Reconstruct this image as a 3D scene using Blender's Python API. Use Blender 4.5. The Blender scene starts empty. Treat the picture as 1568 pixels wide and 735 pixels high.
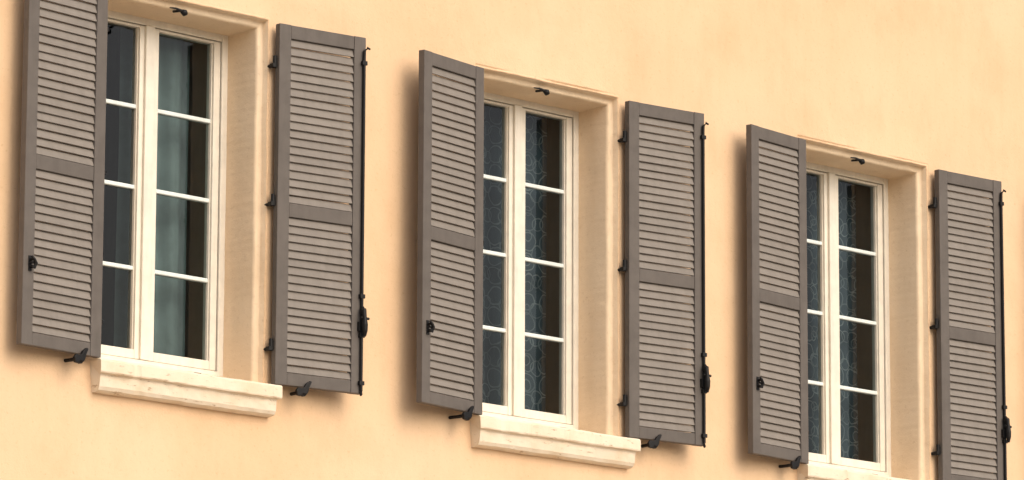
import bpy, math, random
from mathutils import Vector, Matrix, noise
random.seed(7)
sc = bpy.context.scene
ZO = 1.6          # z of the measuring datum above the pavement
D = 16.26         # distance eye -> wall plane

# ------------------------------------------------------------------ materials
def new_mat(name):
    m = bpy.data.materials.new(name); m.use_nodes = True
    nt = m.node_tree
    for n in list(nt.nodes): nt.nodes.remove(n)
    out = nt.nodes.new('ShaderNodeOutputMaterial')
    return m, nt, out
def N(nt, t, **kw):
    n = nt.nodes.new(t)
    for k, v in kw.items():
        if k in n.inputs.keys(): n.inputs[k].default_value = v
        else: setattr(n, k, v)
    return n
def L(nt, a, b): nt.links.new(a, b)
def noise_n(nt, vec, scale, detail=4, rough=0.55):
    n = nt.nodes.new('ShaderNodeTexNoise'); n.inputs['Scale'].default_value = scale
    n.inputs['Detail'].default_value = detail; n.inputs['Roughness'].default_value = rough
    L(nt, vec, n.inputs['Vector']); return n.outputs['Fac']
def ramp(nt, fac, stops):
    r = nt.nodes.new('ShaderNodeValToRGB'); e = r.color_ramp.elements
    e[0].position, e[0].color = stops[0][0], (*stops[0][1], 1)
    e[1].position, e[1].color = stops[-1][0], (*stops[-1][1], 1)
    for p, c in stops[1:-1]:
        x = e.new(p); x.color = (*c, 1)
    L(nt, fac, r.inputs['Fac']); return r.outputs['Color']
def mixc(nt, fac, a, b, mode='MIX'):
    m = nt.nodes.new('ShaderNodeMix'); m.data_type = 'RGBA'; m.blend_type = mode
    for i, s in ((0, fac), (6, a), (7, b)):
        if isinstance(s, (int, float)): m.inputs[i].default_value = s
        elif isinstance(s, tuple): m.inputs[i].default_value = (*s, 1)
        else: L(nt, s, m.inputs[i])
    return m.outputs[2]
def math_n(nt, op, a, b=None, c=None):
    m = nt.nodes.new('ShaderNodeMath'); m.operation = op
    for i, s in enumerate((a, b, c)):
        if s is None: continue
        if isinstance(s, (int, float)): m.inputs[i].default_value = s
        else: L(nt, s, m.inputs[i])
    return m.outputs[0]
def coords(nt):
    g = nt.nodes.new('ShaderNodeNewGeometry'); return g.outputs['Position']
def mapping(nt, vec, scale):
    m = nt.nodes.new('ShaderNodeMapping'); m.inputs['Scale'].default_value = scale
    L(nt, vec, m.inputs['Vector']); return m.outputs['Vector']
def bump(nt, h, strength, dist, prev=None):
    b = nt.nodes.new('ShaderNodeBump'); b.inputs['Strength'].default_value = strength
    b.inputs['Distance'].default_value = dist; L(nt, h, b.inputs['Height'])
    if prev is not None: L(nt, prev, b.inputs['Normal'])
    return b.outputs['Normal']
def principled(nt, out, col, rough=0.6, normal=None, metal=0.0, spec=0.5):
    p = nt.nodes.new('ShaderNodeBsdfPrincipled')
    if isinstance(col, tuple): p.inputs['Base Color'].default_value = (*col, 1)
    else: L(nt, col, p.inputs['Base Color'])
    if isinstance(rough, (int, float)): p.inputs['Roughness'].default_value = rough
    else: L(nt, rough, p.inputs['Roughness'])
    p.inputs['Metallic'].default_value = metal
    p.inputs['Specular IOR Level'].default_value = spec
    if normal is not None: L(nt, normal, p.inputs['Normal'])
    L(nt, p.outputs[0], out.inputs['Surface']); return p

def stucco_mat(name, ca, cb, cc, fine=0.35, dist=0.004, broad=0.4):
    m, nt, out = new_mat(name); pos = coords(nt)
    big = noise_n(nt, mapping(nt, pos, (0.55, 0.55, 0.45)), 1.0, 5, 0.6)
    col = ramp(nt, big, [(0.36, ca), (0.50, cb), (0.64, cc)])
    med = noise_n(nt, mapping(nt, pos, (1, 1, 0.7)), 3.5, 7, 0.62)
    medc = ramp(nt, med, [(0.3, (0.92, 0.90, 0.87)), (0.52, (1, 1, 1)), (0.75, (1.0, 1.0, 1.0))])
    col = mixc(nt, 0.8, col, medc, 'MULTIPLY')
    st = noise_n(nt, mapping(nt, pos, (9, 9, 0.8)), 1.0, 4, 0.6)
    stc = ramp(nt, st, [(0.30, (0.92, 0.89, 0.84)), (0.5, (1, 1, 1)), (1.0, (1, 1, 1))])
    col = mixc(nt, 0.25, col, stc, 'MULTIPLY')
    sp = noise_n(nt, pos, 48.0, 4, 0.7)
    spc = ramp(nt, sp, [(0.25, (0.82, 0.77, 0.70)), (0.42, (1, 1, 1)), (0.6, (1, 1, 1)), (0.78, (1.04, 1.05, 1.06))])
    col = mixc(nt, 0.85, col, spc, 'MULTIPLY')
    n1 = bump(nt, noise_n(nt, pos, 1.6, 3, 0.45), broad, 0.05)
    n2 = bump(nt, noise_n(nt, pos, 26, 5, 0.6), fine, dist*1.5, n1)
    n3 = bump(nt, noise_n(nt, pos, 110, 4, 0.65), fine, dist * 0.9, n2)
    principled(nt, out, col, 0.9, n3, spec=0.2)
    return m
M_wall = stucco_mat('ochre_stucco', (0.770, 0.528, 0.322), (0.80, 0.562, 0.354), (0.82, 0.592, 0.388))
M_surr = stucco_mat('cream_render', (0.80, 0.610, 0.415), (0.825, 0.65, 0.455), (0.84, 0.68, 0.49), 0.4, 0.003, 0.08)

def paint_mat(name, col, rough=0.5, dirt=0.85, nz=12, bumpd=0.0006, seed_var=0.0):
    m, nt, out = new_mat(name); pos = coords(nt)
    f = noise_n(nt, pos, nz, 5, 0.6)
    d = tuple(c * dirt for c in col)
    c = ramp(nt, f, [(0.32, d), (0.6, col), (0.9, tuple(min(1, x * 1.04) for x in col))])
    f2 = noise_n(nt, mapping(nt, pos, (40, 40, 4)), 1, 4, 0.6)
    c = mixc(nt, 0.5, c, ramp(nt, f2, [(0.3, (0.86, 0.85, 0.84)), (0.55, (1, 1, 1)), (1, (1, 1, 1))]), 'MULTIPLY')
    if seed_var:
        g = nt.nodes.new('ShaderNodeNewGeometry')
        v = math_n(nt, 'MULTIPLY_ADD', g.outputs['Random Per Island'], seed_var, 1 - seed_var / 2)
        cc = nt.nodes.new('ShaderNodeCombineColor')
        for i in range(3): L(nt, v, cc.inputs[i])
        c = mixc(nt, 1.0, c, cc.outputs[0], 'MULTIPLY')
    nrm = bump(nt, noise_n(nt, pos, 90, 3, 0.5), 0.4, bumpd)
    principled(nt, out, c, rough, nrm, spec=0.25)
    return m
M_shf = paint_mat('taupe_shutter_paint', (0.142, 0.124, 0.110), 0.7)
M_shs = paint_mat('taupe_paint_lit_slats', (0.248, 0.219, 0.192), 0.7, 0.90, 14, 0.0005, 0.10)  # same paint as the frame, upturned slats' extra light put into the colour
M_frame = paint_mat('cream_window_paint', (0.83, 0.77, 0.66), 0.4, 0.90)
M_bar = paint_mat('white_glazing_bar_paint', (0.76, 0.82, 0.80), 0.4, 0.95)
M_metal = paint_mat('black_iron', (0.012, 0.011, 0.011), 0.5, 0.7)
M_dark = paint_mat('dark_gap_fill', (0.03, 0.026, 0.022), 0.7, 0.8)  # dark fill for the frame gaps and slots
M_int = paint_mat('interior_plaster', (0.28, 0.235, 0.19), 0.8, 0.9)
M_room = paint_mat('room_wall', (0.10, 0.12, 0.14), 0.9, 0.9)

def sill_mat():
    m, nt, out = new_mat('painted_stone_sill'); pos = coords(nt)
    f = noise_n(nt, pos, 7, 5, 0.6)
    c = ramp(nt, f, [(0.28, (0.77, 0.62, 0.44)), (0.48, (0.82, 0.695, 0.53)), (0.7, (0.84, 0.735, 0.58))])
    f2 = noise_n(nt, mapping(nt, pos, (5, 5, 22)), 3, 6, 0.7)
    c = mixc(nt, 0.85, c, ramp(nt, f2, [(0.32, (0.48, 0.36, 0.24)), (0.40, (1, 1, 1)), (1, (1, 1, 1))]), 'MULTIPLY')
    n1 = bump(nt, noise_n(nt, pos, 25, 4, 0.55), 0.35, 0.004)
    principled(nt, out, c, 0.75, n1, spec=0.3); return m
M_sill = sill_mat()

def glass_mat():
    m, nt, out = new_mat('window_glass')
    tr = N(nt, 'ShaderNodeBsdfTransparent'); tr.inputs['Color'].default_value = (0.80, 0.86, 0.86, 1)
    gl = N(nt, 'ShaderNodeBsdfGlossy'); gl.inputs['Roughness'].default_value = 0.02
    fr = N(nt, 'ShaderNodeFresnel'); fr.inputs['IOR'].default_value = 1.5
    pos = coords(nt)
    nb = bump(nt, noise_n(nt, pos, 3.0, 2, 0.5), 0.3, 0.004)
    L(nt, nb, gl.inputs['Normal'])
    mx = N(nt, 'ShaderNodeMixShader'); L(nt, fr.outputs[0], mx.inputs[0]); L(nt, tr.outputs[0], mx.inputs[1]); L(nt, gl.outputs[0], mx.inputs[2])
    L(nt, mx.outputs[0], out.inputs['Surface']); return m
M_glass = glass_mat()

def ring_curtain_mat():
    m, nt, out = new_mat('ring_lace_curtain')
    tc = N(nt, 'ShaderNodeNewGeometry')
    sp = N(nt, 'ShaderNodeSeparateXYZ'); 
    wob = N(nt, 'ShaderNodeTexNoise'); wob.inputs['Scale'].default_value = 9; L(nt, tc.outputs['Position'], wob.inputs['Vector'])
    vm = N(nt, 'ShaderNodeVectorMath', operation='MULTIPLY_ADD')
    L(nt, wob.outputs['Color'], vm.inputs[0]); vm.inputs[1].default_value = (0.045, 0.045, 0.045); L(nt, tc.outputs['Position'], vm.inputs[2])
    L(nt, vm.outputs[0], sp.inputs[0])
    def rings(px, pz, ox, oz, r, w):
        x = math_n(nt, 'DIVIDE', math_n(nt, 'ADD', sp.outputs['X'], ox), px)
        z = math_n(nt, 'DIVIDE', math_n(nt, 'ADD', sp.outputs['Z'], oz), pz)
        fx = math_n(nt, 'MULTIPLY', math_n(nt, 'SUBTRACT', math_n(nt, 'FRACT', x), 0.5), px)
        fz = math_n(nt, 'MULTIPLY', math_n(nt, 'SUBTRACT', math_n(nt, 'FRACT', z), 0.5), pz)
        d = math_n(nt, 'SQRT', math_n(nt, 'ADD', math_n(nt, 'MULTIPLY', fx, fx), math_n(nt, 'MULTIPLY', fz, fz)))
        dd = math_n(nt, 'ABSOLUTE', math_n(nt, 'SUBTRACT', d, r))
        return math_n(nt, 'LESS_THAN', dd, w)
    a = rings(0.120, 0.105, 0.0, 0.0, 0.046, 0.0035)
    b = rings(0.120, 0.150, 0.06, 0.045, 0.034, 0.003)
    c = rings(0.170, 0.130, 0.03, 0.08, 0.026, 0.003)
    f = math_n(nt, 'MAXIMUM', math_n(nt, 'MAXIMUM', a, b), c)
    fade = noise_n(nt, tc.outputs['Position'], 7, 3, 0.5)
    fv = ramp(nt, fade, [(0.35, (0.35, 0.35, 0.35)), (0.65, (1, 1, 1))])
    f = math_n(nt, 'MULTIPLY', f, fv)
    col = mixc(nt, f, (0.068, 0.095, 0.115), (0.22, 0.255, 0.27))
    principled(nt, out, col, 0.9, spec=0.1); return m
M_ring = ring_curtain_mat()
M_teal = paint_mat('teal_curtain_cloth', (0.22, 0.29, 0.285), 0.9, 0.70, 5)

def simple_ground(name, ca, cb, sc_):
    m, nt, out = new_mat(name); pos = coords(nt)
    c = ramp(nt, noise_n(nt, pos, sc_, 6, 0.6), [(0.3, ca), (0.7, cb)])
    principled(nt, out, c, 0.9, bump(nt, noise_n(nt, pos, 60, 4, 0.6), 0.4, 0.01), spec=0.2); return m
M_pave = simple_ground('stone_paving', (0.36, 0.33, 0.29), (0.44, 0.41, 0.36), 1.5)
M_asph = simple_ground('asphalt', (0.045, 0.044, 0.042), (0.065, 0.062, 0.06), 2)
M_earth = simple_ground('dry_ground', (0.24, 0.21, 0.15), (0.32, 0.28, 0.20), 0.2)
M_tile = simple_ground('terracotta_roof', (0.30, 0.13, 0.07), (0.40, 0.19, 0.10), 6)

# ------------------------------------------------------------------ mesh builder
class MB:
    def __init__(s): s.v = []; s.f = []; s.m = []
    def add(s, vs, fs, mi=0):
        b = len(s.v); s.v += [tuple(v) for v in vs]
        for f in fs: s.f.append(tuple(b + i for i in f)); s.m.append(mi)
    def box(s, x0, x1, y0, y1, z0, z1, mi=0, M=None):
        if x0 > x1: x0, x1 = x1, x0
        if y0 > y1: y0, y1 = y1, y0
        if z0 > z1: z0, z1 = z1, z0
        vs = [Vector(p) for p in ((x0,y0,z0),(x1,y0,z0),(x1,y1,z0),(x0,y1,z0),(x0,y0,z1),(x1,y0,z1),(x1,y1,z1),(x0,y1,z1))]
        if M is not None: vs = [M @ v for v in vs]
        s.add(vs, [(0,3,2,1),(4,5,6,7),(0,1,5,4),(1,2,6,5),(2,3,7,6),(3,0,4,7)], mi)
    def tube(s, pts, rads, n=10, mi=0):
        pts = [Vector(p) for p in pts]
        if isinstance(rads, (int, float)): rads = [rads] * len(pts)
        rings = []
        for i, p in enumerate(pts):
            d = (pts[min(i+1, len(pts)-1)] - pts[max(i-1, 0)]).normalized()
            a = Vector((0,0,1)) if abs(d.z) < 0.9 else Vector((1,0,0))
            u = d.cross(a).normalized(); w = d.cross(u).normalized()
            rings.append([p + (u*math.cos(2*math.pi*k/n) + w*math.sin(2*math.pi*k/n))*rads[i] for k in range(n)])
        vs = [v for r in rings for v in r]; fs = []
        for i in range(len(pts)-1):
            for k in range(n):
                k2 = (k+1) % n
                fs.append((i*n+k, (i+1)*n+k, (i+1)*n+k2, i*n+k2))
        fs.append(tuple(range(n))); fs.append(tuple(reversed(range((len(pts)-1)*n, len(pts)*n))))
        s.add(vs, fs, mi)
    def prism(s, poly, y0, y1, mi=0, M=None):   # polygon in xz, extruded in y
        n = len(poly)
        vs = [Vector((x, y0, z)) for x, z in poly] + [Vector((x, y1, z)) for x, z in poly]
        if M is not None: vs = [M @ v for v in vs]
        fs = [tuple(range(n)), tuple(reversed(range(n, 2*n)))]
        for i in range(n):
            j = (i+1) % n; fs.append((i, i+n, j+n, j))
        s.add(vs, fs, mi)
    def obj(s, name, mats, parent=None, bevel=0.0, seg=2, smooth=False, matrix=None, recalc=True):
        me = bpy.data.meshes.new(name); me.from_pydata(s.v, [], s.f); me.validate()
        for m in mats: me.materials.append(m)
        if len(me.polygons) == len(s.m):
            for p, mi in zip(me.polygons, s.m): p.material_index = mi
        import bmesh
        if recalc:
            bm = bmesh.new(); bm.from_mesh(me); bmesh.ops.recalc_face_normals(bm, faces=bm.faces); bm.to_mesh(me); bm.free()
        if smooth:
            for p in me.polygons: p.use_smooth = True
        o = bpy.data.objects.new(name, me); sc.collection.objects.link(o)
        if parent: o.parent = parent
        if matrix is not None: o.matrix_local = matrix
        if bevel:
            b = o.modifiers.new('bevel', 'BEVEL'); b.width = bevel; b.segments = seg; b.limit_method = 'ANGLE'
        return o
def empty(name, loc=(0,0,0), rz=0.0):
    e = bpy.data.objects.new(name, None); sc.collection.objects.link(e)
    e.location = loc; e.rotation_euler = (0,0,rz); e.empty_display_size = 0.2
    return e

# ------------------------------------------------------------------ measured layout (metres)
# (open_left, open_right, mullion_x, left hinge, right hinge, angle_left, angle_right, kind, sill overhang l, r)
WIN = [
    (13.140, 14.165, 13.636, 13.118, 14.188, 5.6, 7.5, 0, .032, .050),
    (15.563, 16.571, 16.090, 15.543, 16.593, 10.2, 6.8, 1, .042, .085),
    (17.968, 19.012, 18.502, 17.948, 19.047, 7.0, 3.4, 1, .040, .080),
    (20.400, 21.430, 20.925, 20.380, 21.455, 8.0, 6.0, 0, .050, .080),
]
ZB, ZT = 3.283 + ZO, 5.032 + ZO     # opening bottom / top
SH_B, SH_T = 3.271 + ZO, 5.013 + ZO
BX0, BX1, BY1, BZT = 4.0, 32.0, 9.0, 10.4

# ------------------------------------------------------------------ building
building = empty('stucco_building')
wall = MB()
MARG = 0.22
xs = [BX0]
for w in WIN: xs += [w[0]-MARG, w[1]+MARG]
xs.append(BX1)
z0, z1 = ZB-MARG, ZT+MARG
def wq(xa, xb, za, zb):
    wall.add([(xa,0,za),(xb,0,za),(xb,0,zb),(xa,0,zb)], [(0,1,2,3)])
for i in range(len(xs)-1):
    wq(xs[i], xs[i+1], 0, z0); wq(xs[i], xs[i+1], z1, BZT)
    if i % 2 == 0: wq(xs[i], xs[i+1], z0, z1)
wall.add([(BX0,0,0),(BX0,0,BZT),(BX0,BY1,BZT),(BX0,BY1,0)], [(0,1,2,3)])
wall.add([(BX1,0,0),(BX1,0,BZT),(BX1,BY1,BZT),(BX1,BY1,0)], [(0,3,2,1)])
wall.add([(BX0,BY1,0),(BX0,BY1,BZT),(BX1,BY1,BZT),(BX1,BY1,0)], [(0,1,2,3)])
wall.obj('wall', [M_wall], building, recalc=False)

INS = 0.044   # total inset from the outer arris to the reveal
def opening(w, idx):
    xl, xr = w[0], w[1]
    n1, n2 = 150, 240
    def ring(e, y, jit, seed, groove=False):
        pts = []
        a, b, c, d = xl-e, xr+e, (ZB-e if e > 0 else ZB-0.03), ZT+e
        for k in range(n1): pts.append(Vector((a+(b-a)*k/n1, y, c)))
        for k in range(n2): pts.append(Vector((b, y, c+(d-c)*k/n2)))
        for k in range(n1): pts.append(Vector((b+(a-b)*k/n1, y, d)))
        for k in range(n2): pts.append(Vector((a, y, d+(c-d)*k/n2)))
        if jit:
            for p in pts:
                q = Vector((p.x*3.0, seed*3.1, p.z*3.0)); q2 = Vector((p.x*14, seed*7.7+idx, p.z*14)); q3 = Vector((p.x*45, seed*2.3+idx, p.z*45))
                p += noise.noise_vector(q)*jit + noise.noise_vector(q2)*jit*0.7 + noise.noise_vector(q3)*jit*0.45
                if groove:
                    g = noise.noise(Vector((p.x*2.6+idx*9, 0, p.z*2.6)))
                    p.y += max(0.0, min(1.0, 0.35+g*1.8))*0.014
        return pts
    prof = [(MARG, 0, 0, 0), (0.040, -0.001, 0.0004, 1), (0.022, -0.003, 0.0015, 1), (0.0160, -0.003, 0.002, 1.02), (0.0125, -0.003, 0.002, 1.02, True), (0.0090, -0.004, 0.0022, 1.02), (0.004, -0.006, 0.003, 1), (-0.001, -0.001, 0.0036, 1.0),
            (-0.002, 0.026, 0.0032, 1.3), (-0.006, 0.031, 0.0032, 1.4), (-0.026, 0.033, 0.003, 1.8), (-0.034, 0.037, 0.0035, 1.9), (-0.038, 0.050, 0.003, 2.0),
            (-0.041, 0.14, 0.003, 2.5), (-INS-0.002, 0.262, 0.0012, 3)]
    rings = [ring(*p) for p in prof]
    n = len(rings[0])
    mb = MB(); vs = [v for r in rings for v in r]; fs = []; mi = []
    for i in range(len(rings)-1):
        for k in range(n):
            k2 = (k+1) % n
            fs.append((i*n+k, i*n+k2, (i+1)*n+k2, (i+1)*n+k)); mi.append(0 if i < 7 else 1)
    mb.add(vs, fs); mb.m = mi
    mb.obj('window_surround', [M_wall, M_surr], building, smooth=True)
for i, w in enumerate(WIN): opening(w, i)

co = MB()
co.box(BX0-0.2, BX1+0.2, -0.16, -0.002, BZT-0.25, BZT-0.10); co.box(BX0-0.35, BX1+0.35, -0.32, -0.002, BZT-0.098, BZT+0.02)
co.obj('cornice', [M_surr], building, bevel=0.02)
rf = MB()
rf.add([(BX0-.5,-.55,BZT+.03),(BX1+.5,-.55,BZT+.03),(BX1+.5,BY1/2,BZT+1.9),(BX0-.5,BY1/2,BZT+1.9),(BX0-.5,BY1+.5,BZT+.03),(BX1+.5,BY1+.5,BZT+.03)],
       [(0,1,2,3),(3,2,5,4),(0,3,4),(1,5,2),(0,4,5,1)])
rf.obj('roof', [M_tile], building)

# ------------------------------------------------------------------ windows
GZ0, GZ1 = 3.399+ZO, 4.944+ZO
def curtain_sheet(xa, xb, y, za, zb, amp, freq, seed, n=160, m=14):
    mb = MB(); vs = []; fs = []
    for j in range(m+1):
        t = j/m; z = za+(zb-za)*t
        for i in range(n+1):
            x = xa+(xb-xa)*i/n
            ph = noise.noise(Vector((x*5, seed, 0)))*3.0
            a = amp*(0.6+0.8*abs(noise.noise(Vector((x*7, seed+4, t*0.8)))))
            vs.append((x + 0.006*noise.noise(Vector((x*9, t*1.5, seed))), y + a*math.sin(freq*x+ph+0.25*t), z))
    for j in range(m):
        for i in range(n):
            a = j*(n+1)+i; fs.append((a, a+1, a+n+2, a+n+1))
    mb.add(vs, fs); return mb
def window(w, idx):
    xl, xr, xm = w[0]+INS+0.001, w[1]-INS-0.001, w[2]
    kind = w[7]
    win = empty('casement_window', ((xl+xr)/2, 0.25, ZB))
    inv = Matrix.Translation(-Vector(win.location))
    zf0 = 3.307+ZO
    zf1 = ZT - INS + 0.012
    fr = MB(); f = 0.034
    fr.box(xl-0.01, xl+f, 0.235, 0.305, zf0, zf1); fr.box(xr-f, xr+0.01, 0.235, 0.305, zf0, zf1)
    fr.box(xl+f, xr-f, 0.236, 0.304, zf1-f-0.012, zf1); fr.box(xl+f, xr-f, 0.232, 0.304, zf0-.02, zf0+0.044)
    fr.box(xl+f+.002, xr-f-.002, 0.222, 0.2315, zf0+0.006, zf0+0.030)   # drip bar
    fr.obj('outer_frame', [M_frame], win, bevel=0.003, matrix=inv)
    sa = MB()
    zs0, zs1 = zf0+0.048, zf1-f-0.016
    for (a, b, side) in ((xl+f+0.005, xm-0.003, 0), (xm+0.003, xr-f-0.005, 1)):
        ol = 0.040 if side == 0 else 0.056
        orr = 0.056 if side == 0 else 0.040
        sa.box(a, a+ol, 0.243, 0.297, zs0, zs1); sa.box(b-orr, b, 0.243, 0.297, zs0, zs1)
        sa.box(a+ol, b-orr, 0.2445, 0.296, zs0, GZ0); sa.box(a+ol, b-orr, 0.2445, 0.296, min(GZ1, zs1-.012), zs1)
        for q in ((a+ol, a+ol+.006), (b-orr-.006, b-orr)):
            sa.box(q[0], q[1], 0.254, 0.290, GZ0, GZ1)
    sa.box(xm-0.032, xm+0.020, 0.228, 0.2425, zs0-0.002, zs1+0.002)      # astragal
    sa.obj('sash_frames', [M_frame], win, bevel=0.003, matrix=inv)
    gk = MB()  # dark strips filling the gaps between frame and sash
    gk.box(xl+f-.004, xr-f+.004, 0.262, 0.285, zf0+0.040, zf0+0.050); gk.box(xl+f-.004, xr-f+.004, 0.262, 0.285, zs1-.002, zs1+.006)
    gk.box(xl+f-.002, xl+f+.006, 0.250, 0.285, zs0, zs1); gk.box(xr-f-.006, xr-f+.002, 0.250, 0.285, zs0, zs1)
    gk.box(xm+.29, xm+.335, 0.2195, 0.2235, zf0+0.014, zf0+0.022)  # drain slot
    gk.box(xm-.03, xm+.0, 0.2195, 0.2235, zf0+0.012, zf0+0.018)
    gk.obj('gap_strips', [M_dark], win, matrix=inv)
    bars = MB(); gp = MB()
    for (a, b) in ((xl+f+0.045, xm-0.059), (xm+0.059, xr-f-0.045)):
        for k in (1, 2, 3):
            z = GZ0+(GZ1-GZ0)*k/4
            bars.box(a+.006, b-.006, 0.255, 0.289, z-0.010, z+0.010)
        gp.add([(a+.001,.2705,GZ0+.001),(b-.001,.2705,GZ0+.001),(b-.001,.2705,GZ1-.001),(a+.001,.2705,GZ1-.001)], [(0,1,2,3)])
    bars.obj('glazing_bars', [M_bar], win, bevel=0.004, matrix=inv)
    gp.obj('glass_panes', [M_glass], win, matrix=inv, recalc=False)
    ir = MB(); y0, y1 = 0.306, 0.50
    a, b, c, d = xl+.016, xr-.016, zf0+.01, zf1-.01
    ir.add([(a,y0,c),(b,y0,c),(b,y0,d),(a,y0,d),(a,y1,c),(b,y1,c),(b,y1,d),(a,y1,d)], [(0,1,5,4),(1,2,6,5),(2,3,7,6),(3,0,4,7)])
    ir.obj('interior_reveal', [M_int], win, matrix=inv)
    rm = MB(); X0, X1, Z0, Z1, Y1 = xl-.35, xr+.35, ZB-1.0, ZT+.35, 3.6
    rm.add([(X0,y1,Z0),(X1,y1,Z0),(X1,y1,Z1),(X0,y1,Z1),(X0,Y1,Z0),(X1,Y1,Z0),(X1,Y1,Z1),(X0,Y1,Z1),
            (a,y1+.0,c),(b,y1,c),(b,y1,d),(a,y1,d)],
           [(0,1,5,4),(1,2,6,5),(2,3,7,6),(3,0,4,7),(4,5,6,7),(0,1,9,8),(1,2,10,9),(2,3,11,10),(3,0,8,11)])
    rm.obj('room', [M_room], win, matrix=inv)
    if kind == 1:
        curtain_sheet(xl+.02, xr-.045, 0.43, zf0+.02, zf1-.02, 0.007, 38, idx*3.3).obj('lace_curtain', [M_ring], win, smooth=True, matrix=inv)
    else:
        curtain_sheet(xm-.02, xr-.07, 0.42, zf0+.02, zf1-.02, 0.026, 44, idx*3.3+1).obj('curtain', [M_teal], win, smooth=True, matrix=inv)
    # ----- sill
    sl = MB()
    prof = [(0.262, ZB+0.020), (0.225, ZB+0.022), (0.10, ZB+0.008), (-0.02, ZB-0.008), (-0.068, ZB-0.016), (-0.078, ZB-0.019), (-0.082, ZB-0.026),
            (-0.082, ZB-0.074), (-0.079, ZB-0.080), (-0.064, ZB-0.084), (-0.060, ZB-0.090), (-0.058, ZB-0.112), (-0.055, ZB-0.140), (-0.046, ZB-0.156), (-0.028, ZB-0.164), (0.02, ZB-0.166), (0.02, ZB-0.02)]
    sx0, sx1 = w[0]-w[8], w[1]+w[9]
    n = 110; P = len(prof); vs = []; fs = []
    for i in range(n+1):
        t = i/n; x = sx0+(sx1-sx0)*t
        for j, (y, z) in enumerate(prof):
            xx = x
            if j < 3: xx = max(w[0]+INS-0.012, min(w[1]-INS+0.012, x))
            low = 0.016 if 9 <= j <= 15 else 0.0
            xx += low*(0.5-t)*2
            jn = noise.noise_vector(Vector((x*4, j*0.25, idx*5.0)))*0.004 + noise.noise_vector(Vector((x*22, j*1.7, idx*5.0)))*0.0018
            chip = max(0.0, noise.noise(Vector((x*11, 3.0, idx*4.1)))-0.25)*0.04 if j in (5, 6, 7, 8) else 0.0
            vs.append((xx+jn.x*0.6, y+jn.y+chip, z+jn.z))
    for i in range(n):
        for j in range(P):
            j2 = (j+1) % P; fs.append((i*P+j, i*P+j2, (i+1)*P+j2, (i+1)*P+j))
    fs.append(tuple(range(P))); fs.append(tuple(reversed(range(n*P, (n+1)*P))))
    sl.add(vs, fs)
    sl.obj('window_sill', [M_sill], win, matrix=inv)
    # ----- shutter stop under the lintel
    st = MB(); zc = ZT-0.046; yc = 0.012
    cx = (w[0]+w[1])/2 - 0.048
    st.tube([(cx+.01, 0.05, zc+.004), (cx+.01, yc-.01, zc)], [0.006, 0.006])
    st.tube([(cx-.055, yc-.012, zc+.004), (cx-.02, yc-.014, zc+.006), (cx+.01, yc-.014, zc), (cx+.03, yc-.016, zc-.006)], [0.003, 0.005, 0.008, 0.010])
    st.tube([(cx+.015, yc-.016, zc-.002), (cx+.032, yc-.018, zc-.008), (cx+.045, yc-.018, zc-.010)], [0.010, 0.017, 0.008], 12)
    st.obj('shutter_stop', [M_metal], win, smooth=True, matrix=inv)
for i, w in enumerate(WIN): window(w, i)

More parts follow.
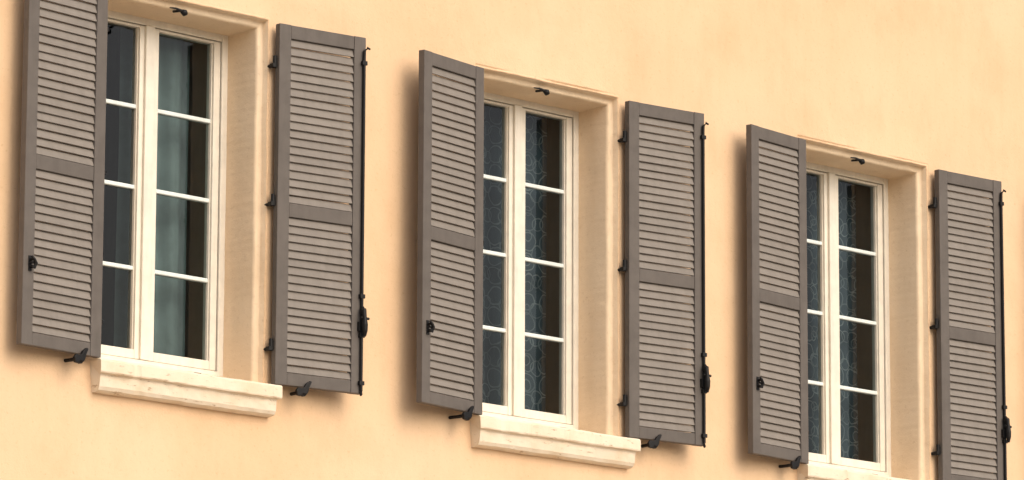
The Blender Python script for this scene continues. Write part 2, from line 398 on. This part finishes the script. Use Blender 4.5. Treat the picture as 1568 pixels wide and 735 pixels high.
# ------------------------------------------------------------------ shutters
W_, T_ = 0.505, 0.036
def shutter(xh, ang, s):
    """s=+1 panel runs to +x (right leaf), s=-1 to -x (left leaf). hinge at local origin, back face y=0, front y=-T."""
    rz = math.radians(-ang*s)
    e = empty('louvered_shutter', (xh, -0.030, SH_B), rz)
    H = SH_T-SH_B; st = 0.068
    zt, zm1, zm0, zb = H-0.068, 0.876, 0.808, 0.061
    fr = MB()
    fr.box(0, s*st, -T_, 0, 0, H); fr.box(s*(W_-st), s*W_, -T_, 0, 0, H)
    for a, b in ((0, zb), (zm0, zm1), (zt, H)):
        fr.box(s*(st+.0006), s*(W_-st-.0006), -T_+.0020, -.0015, a+.0008, b-.0008)
    fr.obj('shutter_frame', [M_shf], e, bevel=0.003)
    sl = MB()
    for (a, b, n) in ((zm1, zt, 20), (zb, zm0, 19)):
        p = (b-a)/n; tilt = math.radians(18)
        for k in range(n):
            zc = a+p*(k+0.5)
            M = Matrix.Translation((0, -T_*0.62+random.uniform(-.0007,.0007), zc+random.uniform(-.0008,.0008))) @ Matrix.Rotation(-tilt+random.uniform(-.03,.03), 4, 'X') @ Matrix.Rotation(random.uniform(-.0015,.0015), 4, 'Y')
            h = 0.0208 if 0 < k < n-1 else 0.0192
            sl.box(s*(st-.004), s*(W_-st+.004), -0.0035, 0.0035, -h, h, 0, M)
    sl.obj('louvre_slats', [M_shs], e, bevel=0.002)
    hw = MB()
    F = -T_
    if s > 0:
        xr = W_-0.016
        hw.tube([(xr, F-.009, 0.012), (xr, F-.009, H-.09)], 0.008)
        for z in (0.05, 0.28, 0.47, H-.13):
            hw.box(xr-.014, xr+.014, F-.018, F+.001, z-.010, z+.010)
        hw.tube([(xr, F-.009, H-.10), (xr, F-.011, H-.07), (xr+.012, F-.02, H-.055), (xr+.026, F-.02, H-.06)], [.008,.008,.007,.005])
        hw.tube([(xr, F-.009, .02), (xr, F-.012, -.004), (xr-.010, F-.022, -.010), (xr-.018, F-.026, .004)], [.008,.007,.006,.005])
        hw.box(xr-.020, xr+.015, F-.016, F+.001, 0.30, 0.345); hw.box(xr-.014, xr+.012, F-.030, F-.01, 0.385, 0.41)
        hw.tube([(xr, F-.015, .415), (xr-.002, F-.03, .40), (xr-.002, F-.036, .36), (xr-.001, F-.036, .33), (xr, F-.036, .30), (xr+.003, F-.032, .272)], [.009,.013,.011,.016,.014,.006])
        hw.tube([(xr-.02, F-.03, .362), (xr+.026, F-.032, .360)], [.006,.007])
    else:
        xr = -(W_-0.040)
        hw.box(xr-.009, xr+.009, F-.005, F+.001, 0.335, 0.405)
        hw.tube([(xr, F-.002, .385), (xr, F-.03, .388)], .007); hw.tube([(xr, F-.002, .355), (xr, F-.026, .352)], .008)
        hw.tube([(xr-.012, F-.024, .40), (xr, F-.028, .388), (xr+.014, F-.026, .37), (xr+.008, F-.022, .345)], [.005,.007,.009,.006])
        hw.tube([(xr-.012, F-.02, .372), (xr+.018, F-.02, .372)], .006)
    for z in (H-.185, .885, .19):
        hw.tube([(-s*.010, F*0.3, z-.030), (-s*.010, F*0.3, z+.028)], .010)
        hw.box(-s*.014, s*.004, F*0.3-.009, F*0.3+.009, z-.024, z+.016)
        hw.tube([(-s*.012, F*0.3, z-.02), (-s*.018, .022, z-.02), (-s*.020, .05, z-.02)], [.009,.009,.008])
        hw.box(-s*.026, -s*.004, F*0.3-.010, F*0.3+.020, z-.030, z-.010)
    hw.obj('ironwork', [M_metal], e, bevel=0.0015)
    hb = MB(); xc = s*(0.15)
    yo = -(T_+.012)
    gap = math.sin(math.radians(ang))*abs(xc)
    hb.tube([(xc, .03+gap, -.024), (xc, 0, -.024), (xc, yo, -.020)], .009)
    hb.tube([(xc, yo+.008, -.030), (xc, yo-.010, -.030)], .018, 12)
    leaf = [(-.010,-.020),(.012,-.024),(.022,-.010),(.026,.008),(.042,.040),(.033,.044),(.010,.028),(.000,.010),(-.016,.006),(-.034,.008),(-.046,-.008),(-.040,-.030),(-.022,-.034)]
    leaf = [(xc+x*1.0, (z-.015)) for x, z in leaf]
    hb.prism(leaf, yo-.001, yo-.017)
    hb.obj('holdback', [M_metal], e, bevel=0.003)
for w in WIN:
    shutter(w[3], w[5], -1); shutter(w[4], w[6], +1)

# ------------------------------------------------------------------ ground
g = MB(); g.add([(-600,-600,-0.004),(600,-600,-0.004),(600,600,-0.004),(-600,600,-0.004)], [(0,1,2,3)]); g.obj('ground', [M_earth], recalc=False)
g = MB(); g.add([(-200,-14,0.0),(200,-14,0.0),(200,-6,0.0),(-200,-6,0.0)], [(0,1,2,3)]); g.obj('road', [M_asph], recalc=False)
g = MB(); g.box(-200, 200, -5.999, -0.003, 0.0, 0.13); g.obj('pavement', [M_pave], bevel=0.01)
g = MB(); g.box(-200, 200, -30, -14.001, 0.0, 0.12); g.obj('pavement', [M_pave], bevel=0.01)

# ------------------------------------------------------------------ light
EL, AZ = 38, 3      # sun height, degrees to the right of the wall normal
w = bpy.data.worlds.new('World'); sc.world = w; w.use_nodes = True
nt = w.node_tree; bg = nt.nodes['Background']
sky = nt.nodes.new('ShaderNodeTexSky'); sky.sky_type = 'NISHITA'; sky.sun_disc = False
sky.sun_elevation = math.radians(EL); sky.sun_rotation = math.radians(180-AZ)
sky.dust_density = 5.0; sky.air_density = 1.0; sky.ozone_density = 0.8
nt.links.new(sky.outputs[0], bg.inputs[0]); bg.inputs[1].default_value = 0.15
sl = bpy.data.lights.new('sun', 'SUN'); sl.energy = 1.45; sl.angle = math.radians(70); sl.color = (1.0, 0.95, 0.87)
so = bpy.data.objects.new('sun', sl); sc.collection.objects.link(so)
d = Vector((math.sin(math.radians(AZ))*math.cos(math.radians(EL)), -math.cos(math.radians(AZ))*math.cos(math.radians(EL)), math.sin(math.radians(EL))))
so.rotation_euler = d.to_track_quat('Z', 'Y').to_euler(); so.location = (10, -10, 20)

# ------------------------------------------------------------------ camera
cam = bpy.data.cameras.new('camera'); co_ = bpy.data.objects.new('camera', cam); sc.collection.objects.link(co_)
back = -Vector((.6918, .69796, .18493)).normalized()
up = Vector((-.1330, -.12856, .98273)); up = (up - back*up.dot(back)).normalized()
right = up.cross(back)
R = Matrix((right, up, back)).transposed()
co_.matrix_world = Matrix.Translation((-0.304, -D, ZO-0.120)) @ R.to_4x4()
cam.sensor_width = 36; cam.lens = 36*7151/1568; cam.clip_end = 2000
sc.camera = co_
sc.view_settings.view_transform = 'Standard'; sc.view_settings.look = 'None'; sc.view_settings.exposure = 0
